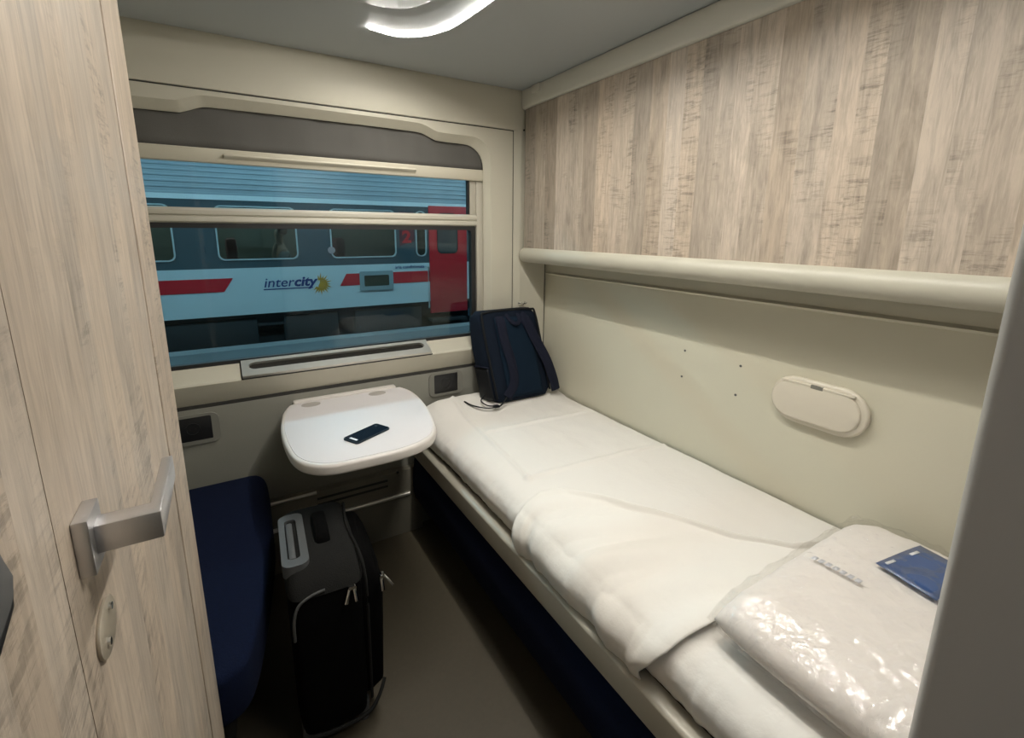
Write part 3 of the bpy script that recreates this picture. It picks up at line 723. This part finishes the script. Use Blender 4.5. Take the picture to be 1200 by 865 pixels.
# frame: s across, t up, d depth (towards wall)
def bk(s, t, d):     # s 0..1 across, t 0..1 up, d metres back
    xb0, xb1, xt0, xt1 = 1.022, 1.338, .985, 1.300
    x = (xb0+(xt0-xb0)*t) + ((xb1-xb0)+((xt1-xt0)-(xb1-xb0))*t)*s
    return Vector((x - d*.30, 1.798 + .104*t + d, BZ + .420*t - d*.10))
def bloft(bm, f, nt=14, seg=32, t0=0, t1=1, dep=.105, pw=6, inset=0):
    R = []
    for i in range(nt+1):
        t = t0+(t1-t0)*i/nt
        e = min((t-t0), (t1-t))/(t1-t0); kk = 1 - .16*(1-min(1, e/.08))**2
        row = []
        for j in range(seg):
            a = 2*math.pi*(j+.5)/seg; c, s = math.cos(a), math.sin(a)
            u = .5 + (.5-inset)*kk*math.copysign(abs(c)**(2/pw), c); v = .5 + .5*kk*math.copysign(abs(s)**(2/pw), s)
            d = dep*v*(.75 + .35*math.sin(math.pi*min(1, t*1.05))**.6)
            row.append(bm.verts.new(f(u, t, d)))
        R.append(row)
    for a, b in zip(R, R[1:]):
        for j in range(seg): bm.faces.new((a[j], a[(j+1) % seg], b[(j+1) % seg], b[j]))
    bm.faces.new(R[0][::-1]); bm.faces.new(R[-1])
bm = bmesh.new(); bloft(bm, bk); bmo('bag_body', bm, M['navybag'], bp_, ang=60)
# back panel (teal mesh) on the near face
rows = [[bk(.20+.62*i/12, .04+.88*j/16, -.004-.006*math.sin(math.pi*i/12)*math.sin(math.pi*j/16)) for i in range(13)] for j in range(17)]
gridmesh('back_panel', rows, M['bagpanel'], bp_, .004)
# top trim and rim piping
tube('rim_piping', spline([bk(.03, .05, .004), bk(.02, .5, .004), bk(.03, .93, .004), bk(.10, .985, .004), bk(.5, .995, .006), bk(.88, .985, .004), bk(.965, .93, .004), bk(.975, .5, .004), bk(.97, .05, .004)], 6), .0055, M['bagtrim'], bp_)
def strap(a, nm='shoulder_strap', w=.025):
    tube(nm, spline(a, 6), w, M['bagstrap'], bp_, rb=.006, up=(0, -1, .25), seg=12)
strap([bk(.30, .93, -.002), bk(.28, .86, -.016), bk(.27, .66, -.022), bk(.32, .42, -.020), bk(.31, .20, -.014), bk(.17, .06, -.006)], w=.024)
strap([bk(.66, .93, -.002), bk(.72, .86, -.016), bk(.80, .66, -.024), bk(.92, .40, -.028), bk(1.00, .18, -.020), bk(1.03, .04, -.012)], w=.026)
tube('grab_handle', spline([bk(.42, .95, -.002), bk(.45, .88, -.016), bk(.53, .84, -.020), bk(.61, .88, -.016), bk(.63, .95, -.002)], 6), .010, M['bagstrap'], bp_, rb=.004, up=(0, -1, .25))
tube('strap_tail', spline([bk(1.0, .10, -.012), bk(1.06, .14, .0), bk(1.10, .15, .02), bk(1.09, .10, .03)], 5), .013, M['bagtrim'], bp_, rb=.004, up=(0, -1, .3))
# side pocket at the left
rows = [[bk(-.004 - .02*math.sin(math.pi*i/8)*math.sin(math.pi*min(1, .2+j/10)), .03+.36*j/8, .012+.085*i/8) for i in range(9)] for j in range(9)]
gridmesh('side_pocket', rows, M['bagtrim'], bp_, .004)
tube('pocket_hem', spline([bk(-.01, .39, .008), bk(-.03, .40, .05), bk(-.01, .39, .10)], 5), .004, M['bagstrap'], bp_)
# adjuster cords trailing onto the sheet
zc_ = -.7805
tube('cord', spline([bk(.16, .06, -.008), (1.030, 1.775, zc_), (1.000, 1.762, zc_), (.955, 1.770, zc_), (.925, 1.805, zc_), (.905, 1.845, zc_+.002), (.893, 1.880, zc_+.008)], 6), .0050, M['bagtrim'], bp_, rb=.0022)
tube('cord', spline([bk(.05, .12, .03), (1.000, 1.865, zc_+.03), (.962, 1.845, zc_+.010), (.970, 1.800, zc_), (1.000, 1.775, zc_)], 6), .0032, M['bagtrim'], bp_)
box('buckle', .985, 1.012, 1.756, 1.778, zc_-.004, zc_+.006, M['bagtrim'], bp_, .002)

# ------------------------------------------------------------------ bedding pack in clear film
pkx = thing('bedding_pack', (1.06, .29, -.80), 'folded white bedding packed in shiny clear film on the bed', 'bedding')
PX0, PX1, PY0, PY1, PZ0, PZ1 = .752, 1.368, .108, .488, -.795, -.692
def pillow(nm, m, g, wrk, seed, nx=130, ny=100):
    bm = bmesh.new(); R = []
    for side in (1, -1):
        G = []
        for j in range(ny+1):
            row = []
            for i in range(nx+1):
                u, v = i/nx*2-1, j/ny*2-1
                e = (1-abs(u)**7)*(1-abs(v)**6); e = max(0, e)**.48
                # corners pull in slightly
                x = (PX0+PX1)/2 + ((PX1-PX0)/2+g)*u*(1-.035*abs(v)**3); y = (PY0+PY1)/2 + ((PY1-PY0)/2+g)*v*(1-.03*abs(u)**3)
                zm = PZ0 + .040
                ht_ = (PZ1-zm+g)*e if side > 0 else (zm-PZ0)*e
                def rd(f, ax, ay, sd): return (1-abs(noise.noise(Vector((x*ax+y*ay, (y-x*.4)*f*.45, sd+seed))))*2.2)
                wv = wrk*(.55*noise.noise(Vector((x*13+seed, y*10, 1.7))) + .55*max(0, rd(10, 9, 15, 3.1))**3 + .40*max(0, rd(18, 26, -12, 7.7))**3 + .30*max(0, rd(30, 34, 30, 1.2))**3)*min(1, e*1.3)
                wv += wrk*1.3*(noise.noise(Vector((x*30, y*30, seed)))+.5*noise.noise(Vector((x*70, y*60, seed))))*bump(e-.55, .28)
                # band seam running across the pack
                if g > 0: wv += .004*bump(segd((x, y), (1.02, .45), (1.13, .15)), .010)
                row.append(bm.verts.new((x, y, zm + side*ht_ + (wv if side > 0 else 0))))
            G.append(row)
        for j in range(ny):
            for i in range(nx): bm.faces.new((G[j][i], G[j][i+1], G[j+1][i+1], G[j+1][i]))
    bmesh.ops.remove_doubles(bm, verts=bm.verts[:], dist=.0004)
    return bmo(nm, bm, m, pkx, ang=70)
pillow('folded_linen', M['paper'], -.006, .003, 2.0)
film = bpy.data.materials.new('clear_film'); film.use_nodes = True; nt = film.node_tree; nt.nodes.clear()
t_ = nt.nodes.new('ShaderNodeBsdfTransparent'); g_ = nt.nodes.new('ShaderNodeBsdfGlossy'); x_ = nt.nodes.new('ShaderNodeMixShader'); o_ = nt.nodes.new('ShaderNodeOutputMaterial')
t_.inputs[0].default_value = (.99, .985, .98, 1); g_.inputs['Roughness'].default_value = .09; x_.inputs[0].default_value = .14
tc_ = nt.nodes.new('ShaderNodeTexCoord'); n1 = nt.nodes.new('ShaderNodeTexNoise'); n1.inputs['Scale'].default_value = 28; n1.inputs['Detail'].default_value = 4; n1.inputs['Distortion'].default_value = 1.2
b_ = nt.nodes.new('ShaderNodeBump'); b_.inputs['Strength'].default_value = .5; b_.inputs['Distance'].default_value = .02
nt.links.new(tc_.outputs['Object'], n1.inputs['Vector']); nt.links.new(n1.outputs['Fac'], b_.inputs['Height']); nt.links.new(b_.outputs['Normal'], g_.inputs['Normal'])
nt.links.new(t_.outputs[0], x_.inputs[1]); nt.links.new(g_.outputs[0], x_.inputs[2]); nt.links.new(x_.outputs[0], o_.inputs[0])
pillow('plastic_film', film, .004, .009, 9.0)
# blue card under the film with two small white marks
bm = bmesh.new()
LQ = [(1.125, .350), (1.285, .327), (1.262, .222), (1.103, .242)]
def on_pack(x, y, up):
    u = (x-(PX0+PX1)/2)/((PX1-PX0)/2); v = (y-(PY0+PY1)/2)/((PY1-PY0)/2); e = max(0, (1-abs(u)**7)*(1-abs(v)**6))**.48
    zm = PZ0+.040; return (x, y, zm+(PZ1-zm)*e+up)
def quadgrid(nm, q, m, up, par, n=6, th=.001):
    rows = []
    for j in range(n+1):
        row = []
        for i in range(n+1):
            a, b = i/n, j/n
            x = (q[0][0]*(1-a)+q[1][0]*a)*(1-b) + (q[3][0]*(1-a)+q[2][0]*a)*b; y = (q[0][1]*(1-a)+q[1][1]*a)*(1-b) + (q[3][1]*(1-a)+q[2][1]*a)*b
            row.append(on_pack(x, y, up))
        rows.append(row)
    return gridmesh(nm, rows, m, par, th)
bm.free()
lab = quadgrid('label_card', LQ, M['bluelabel'], .006, pkx)
lab['label'] = 'blue card label'
for cx_, cy_ in ((1.155, .334), (1.235, .320)):
    quadgrid('label_mark', [(cx_-.014, cy_+.006), (cx_+.014, cy_+.001), (cx_+.012, cy_-.005), (cx_-.016, cy_)], M['white'], .0075, lab, 2)
for k_ in range(7):
    y_ = .432 - .0138*k_
    quadgrid('printed_mark', [(1.028, y_), (1.042, y_-.001), (1.042, y_-.010), (1.028, y_-.009)], M['ink'], .0052, pkx, 2)

# ------------------------------------------------------------------ outside: platform, lamps, coach
K, TY = 1.1, 8.8
pf = thing('station_platform', (0, 5.5, -2.8), 'dim grey station platform between the two trains', 'platform')
box('platform_slab', -14, 16, 2.55, 8.55, -2.8, -1.826, M['platform'], pf); box('edge_kerb', -14, 16, 8.25, 8.56, -1.86, -1.820, M['concrete'], pf, .01)
box('edge_kerb', -14, 16, 2.54, 2.85, -1.86, -1.820, M['concrete'], pf, .01)
tag(box('track_bed', -14, 16, 8.58, 14, -3.0, -2.76, M['t_under']), 'dark track bed beneath the coach opposite', 'ground')
for i, (x, pos) in enumerate(zip((-6.0, -2.5, 1.0, 4.5, 8.0), ('far left end of the platform', 'second coach window to the left', 'blue lettering of the coach', 'red coach door', 'far right end of the platform'))):
    pl = thing('platform_lamp', (x, 6.4, 2.7), 'grey platform lamp hanging in front of the ' + pos, 'lamp', 'platform lamps')
    box('lamp_body', x-.8, x+.8, 6.26, 6.54, 2.72, 2.80, M['greyplastic'], pl, .01)
    box('diffuser', x-.77, x+.77, 6.29, 6.51, 2.70, 2.722, emitter('platform_light', PLATFORM_COL, PLATFORM), pl)
    cyl('rod', (x, 6.4), 'z', .012, 2.80, 3.40, M['greyplastic'], pl, 10)
tag(box('platform_canopy', -14, 16, 3.6, 7.6, 3.40, 3.5, M['concrete']), 'concrete canopy over the platform', 'canopy')

co = thing('passenger_coach', (0, TY+1.4, -2.75), 'white and slate passenger coach with red stripes standing across the platform', 'train')
XA, XB = -11.0, 4.40
# side band with window openings
WZ0, WZ1 = -.470, .350
wins = [(-.036-1.715*k, 1.100-1.715*k) for k in range(6)][::-1] + [(1.660, 2.800), (3.215, 3.40)]
DX0, DX1 = 3.465, 4.268
bm = bmesh.new()
abox(bm, XA, XB, TY, TY+.06, -.612, WZ0); abox(bm, XA, XB, TY, TY+.06, WZ1, .445)
cur = XA
for a, b in wins:
    abox(bm, cur, a, TY, TY+.06, WZ0, WZ1); cur = b
abox(bm, cur, XB, TY, TY+.06, WZ0, WZ1)
bmo('window_band', bm, M['t_band'], co, smooth=False)
box('lower_side', XA, XB, TY-.004, TY+.06, -1.375, -.612, M['t_white'], co)
box('cantrail', XA, XB, TY-.010, TY+.06, .445, .520, M['t_can'], co)
# corrugated roof
prof = []
base = spline([(8.81, .520, 0), (8.82, .62, 0), (8.845, .75, 0), (8.885, .88, 0), (8.95, 1.02, 0), (9.10, 1.20, 0), (9.45, 1.36, 0), (10.2, 1.42, 0)], 14)
acc = 0
for i, p in enumerate(base):
    if i: acc += (p-base[i-1]).length
    ph_ = (acc/.085) % 1.0
    prof.append((p.x - (.014 if ph_ < .35 else 0), p.y))
prism('roof', prof + [(10.2, .52)], 'x', XA, XB, M['t_roof'], co, ang=10)
for a, b in wins:
    wn = ring('window_frame', rrect(a-.016, b+.016, WZ0-.016, WZ1+.016, .10), rrect(a+.006, b-.006, WZ0+.006, WZ1-.006, .08), 'y', TY-.016, TY+.01, M['t_frame'], co)
    prism('pane', rrect(a, b, WZ0, WZ1, .09), 'y', TY+.012, TY+.018, M['tglass'], wn)
    if b-a > .6: box('top_vent', a+.02, b-.02, TY-.004, TY+.012, WZ1-.10, WZ1-.02, M['t_can'], wn, .003)
# dark interior
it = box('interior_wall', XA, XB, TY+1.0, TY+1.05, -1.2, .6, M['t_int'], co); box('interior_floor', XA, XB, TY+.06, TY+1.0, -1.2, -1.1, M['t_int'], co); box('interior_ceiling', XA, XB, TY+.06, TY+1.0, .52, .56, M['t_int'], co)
for a, b in wins:
    if b-a > .6:
        bx_ = bmesh.new(); abox(bx_, a+.10, a+.26, TY+.12, TY+.55, -1.1, -.14, .05); bmo('seat_back', bx_, M['t_seat'], co)
box('saloon_fill', XA+.5, XB-.8, TY+.45, TY+.55, .50, .519, emitter('saloon_fill_glow', (.9, .95, .85), 28.0), co)  # unseen glowing strip, added to lift the dark coach interior
# red stripes
def para(nm, q, m, par, d=.006): prism(nm, q, 'y', TY-.004-d, TY-.003, m, par)
s1 = (-.766, -.980)
para('red_stripe', [(XA, s1[0]), (.113, s1[0]), (-.027, s1[1]), (XA, s1[1])], M['t_red'], co)
para('red_stripe', [(1.875, s1[0]), (DX0, s1[0]), (DX0, s1[1]), (1.757, s1[1])], M['t_red'], co)
# destination display
ds = ring('display_frame', rrect(2.105, 2.725, -1.085, -.735, .03), rrect(2.185, 2.645, -1.010, -.810, .02), 'y', TY-.03, TY, M['t_lcdframe'], co)
box('display_screen', 2.18, 2.65, TY-.018, TY, -1.015, -.805, M['t_lcd'], ds)
# door
dd = box('entry_door', DX0, DX1, TY-.030, TY+.03, -1.612, .470, M['t_red'], co, .01)
ring('door_window_frame', rrect(3.625, 4.065, -.44, .34, .10), rrect(3.65, 4.04, -.415, .315, .08), 'y', TY-.036, TY-.028, M['gasket'], dd)
prism('door_pane', rrect(3.64, 4.05, -.425, .325, .09), 'y', TY-.034, TY-.0295, mat('door_pane_dark', (.05, .062, .062), .08, coat=.5), dd)
tube('handrail', [(3.42, TY-.04, -1.5), (3.42, TY-.05, -1.45), (3.42, TY-.05, -.7), (3.42, TY-.04, -.65)], .014, M['t_frame'], co)
# class panel with red block and figure 2
para('class_panel', [(2.885, -.28), (3.165, -.20), (3.165, .34), (2.885, .34)], mat('class_maroon', (.12, .025, .04), .4), co, .004)
def text(body, x, z, size, m, par, bold=0.0, shear=0.0, name='lettering', sx=1.0):
    cu = bpy.data.curves.new('txt', 'FONT'); cu.body = body; cu.size = size; cu.shear = shear; cu.offset = bold; cu.extrude = .001; cu.resolution_u = 3
    ob = bpy.data.objects.new('txt', cu); COL.objects.link(ob)
    dg = bpy.context.evaluated_depsgraph_get(); me = bpy.data.meshes.new_from_object(ob.evaluated_get(dg))
    bpy.data.objects.remove(ob)
    wd = max(v.co.x for v in me.vertices)
    me.transform(Matrix(((sx, 0, 0, x), (0, 0, -1, TY-.009), (0, 1, 0, z), (0, 0, 0, 1))))
    finish(name, me, m, par, smooth=False); return x + wd*sx
xe = text('inter', .535, -.940, .225, M['t_blue'], co, 0.001, .22, sx=1.06)
xe2 = text('city', xe-.020, -.940, .225, M['t_blue'], co, .0075, .22, sx=1.10)
box('lettering_underline', .535, xe2-.09, TY-.008, TY-.003, -.985, -.968, M['t_blue'], co)
text('2', 2.935, -.215, .30, M['t_red'], co, .012, 0, 'class_number', 1.15)
text('aria condizionata', 2.775, -.705, .085, M['t_blue'], co, .001, 0)
# sun emblem
bm = bmesh.new(); sc, sz, sr = 1.432, -.928, .072
pts = [(sc+sr*math.cos(math.radians(a)), sz+sr*math.sin(math.radians(a))) for a in range(-130, 101, 10)]
pts += [(sc-.012, sz+.03), (sc-.035, sz-.015)]
aprism(bm, pts, 'y', TY-.010, TY-.003)
for i in range(15):
    a = math.radians(-138 + i*17.5); c, s = math.cos(a), math.sin(a); c2, s2 = -s, c
    r1, r2, wd = sr*1.02, sr*(2.75 if i % 2 else 2.3), .020
    aprism(bm, [(sc+r1*c+wd*c2, sz+r1*s+wd*s2), (sc+r1*c-wd*c2, sz+r1*s-wd*s2), (sc+r2*c-.010*c2, sz+r2*s-.012*s2)], 'y', TY-.010, TY-.003)
bmo('sun_emblem', bm, M['t_gold'], co, smooth=False)
cyl('round_sign', (1.650, -.345), 'y', .062, TY-.022, TY-.014, mat('round_sign_pink', (.42, .30, .30), .5), co)
# underframe
box('solebar', XA, XB, TY+.10, TY+.2, -1.60, -1.37, M['t_under'], co); box('shade_backing', XA, XB, TY+.22, TY+.28, -2.7, -1.37, mat('underframe_dark', (.014, .015, .016), .8), co)  # dark sheet added behind the solebar stands in for shade in the gaps
for a, b, z0 in ((-5.2, -3.9, -2.35), (-3.2, -1.8, -2.2), (-1.2, .4, -2.3), (.8, 1.7, -2.1), (2.0, 3.3, -2.25)):
    box('underfloor_box', a, b, TY+.06, TY+.9, z0, -1.45, mat('underfloor_grey', (.014, .015, .016), .8), co, .02)
box('far_side', XA, XB, TY+1.05, TY+2.8, -1.6, .6, M['t_under'], co); box('step', DX0+.02, DX1-.02, TY-.02, TY+.2, -1.80, -1.74, M['t_under'], co)
box('gangway', XB, XB+.30, TY+.5, TY+2.3, -1.3, .9, M['gasket'], co, .03)
for xw in (-7.6, -5.9): 
    cyl('coach_wheel', (xw, -2.30), 'y', .45, TY+.12, TY+.25, M['t_under'], co, 28)
# next coach beyond the gangway
c2 = thing('neighbouring_coach', (9, TY+1.4, -2.75), 'second coach coupled behind the red door', 'train')
box('lower_side', 4.75, 13, TY-.004, TY+.06, -1.375, -.612, M['t_white'], c2); box('window_band', 4.75, 13, TY, TY+.06, -.612, .445, M['t_band'], c2)
box('cantrail', 4.75, 13, TY-.01, TY+.06, .445, .52, M['t_can'], c2); prism('roof', prof + [(10.2, .52)], 'x', 4.75, 13, M['t_roof'], c2, ang=10)
box('coach_end', 4.75, 4.82, TY+.06, TY+2.8, -1.6, .6, M['t_lcdframe'], c2)
box('solebar', 4.75, 13, TY+.02, TY+.6, -1.75, -1.37, M['t_under'], c2)

# passenger behind the coach window
pe = thing('person', (.92, TY+.28, -1.1), 'passenger in a pale top sitting behind the window of the coach opposite', 'person')
def skin(nm, verts, edges, rad, m, par, root=0):
    me = bpy.data.meshes.new(nm); me.from_pydata(verts, edges, [])
    o = finish(nm, me, m, par, smooth=False)
    o.modifiers.new('skin', 'SKIN'); o.modifiers.new('sub', 'SUBSURF').levels = 2
    o.modifiers['sub'].render_levels = 2; o.modifiers['skin'].use_smooth_shade = True
    for i, v in enumerate(me.skin_vertices[0].data):
        v.radius = (rad[i], rad[i]); v.use_root = (i == root)
    return o
px, py = .90, TY+.26
bv = [(px, py, -.72), (px, py, -.55), (px-.01, py, -.36), (px-.02, py, -.25), (px-.035, py, -.17), (px-.04, py, -.06), (px-.03, py, .02),
      (px+.02, py-.13, -.36), (px-.06, py-.16, -.55), (px-.16, py-.16, -.42), (px-.10, py-.12, -.22),
      (px+.02, py+.14, -.36), (px-.02, py+.16, -.60), (px-.20, py+.14, -.66)]
be = [(0, 1), (1, 2), (2, 3), (3, 4), (4, 5), (5, 6), (2, 7), (7, 8), (8, 9), (9, 10), (2, 11), (11, 12), (12, 13)]
br = [.13, .125, .11, .05, .065, .085, .06, .065, .045, .036, .03, .065, .045, .035]
skin('body', bv, be, br, M['skin'], pe)
tv = [(px, py, -1.08), (px, py, -.55), (px-.01, py, -.37), (px+.02, py-.13, -.37), (px-.06, py-.165, -.55), (px+.02, py+.14, -.37), (px-.02, py+.165, -.60)]
skin('shirt', tv, [(0, 1), (1, 2), (2, 3), (3, 4), (2, 5), (5, 6)], [.15, .145, .125, .08, .062, .08, .06], M['shirt'], pe)
skin('hair', [(px+.02, py, -.10), (px+.02, py, .0), (px-.02, py, .06)], [(0, 1), (1, 2)], [.085, .098, .08], M['hair'], pe)
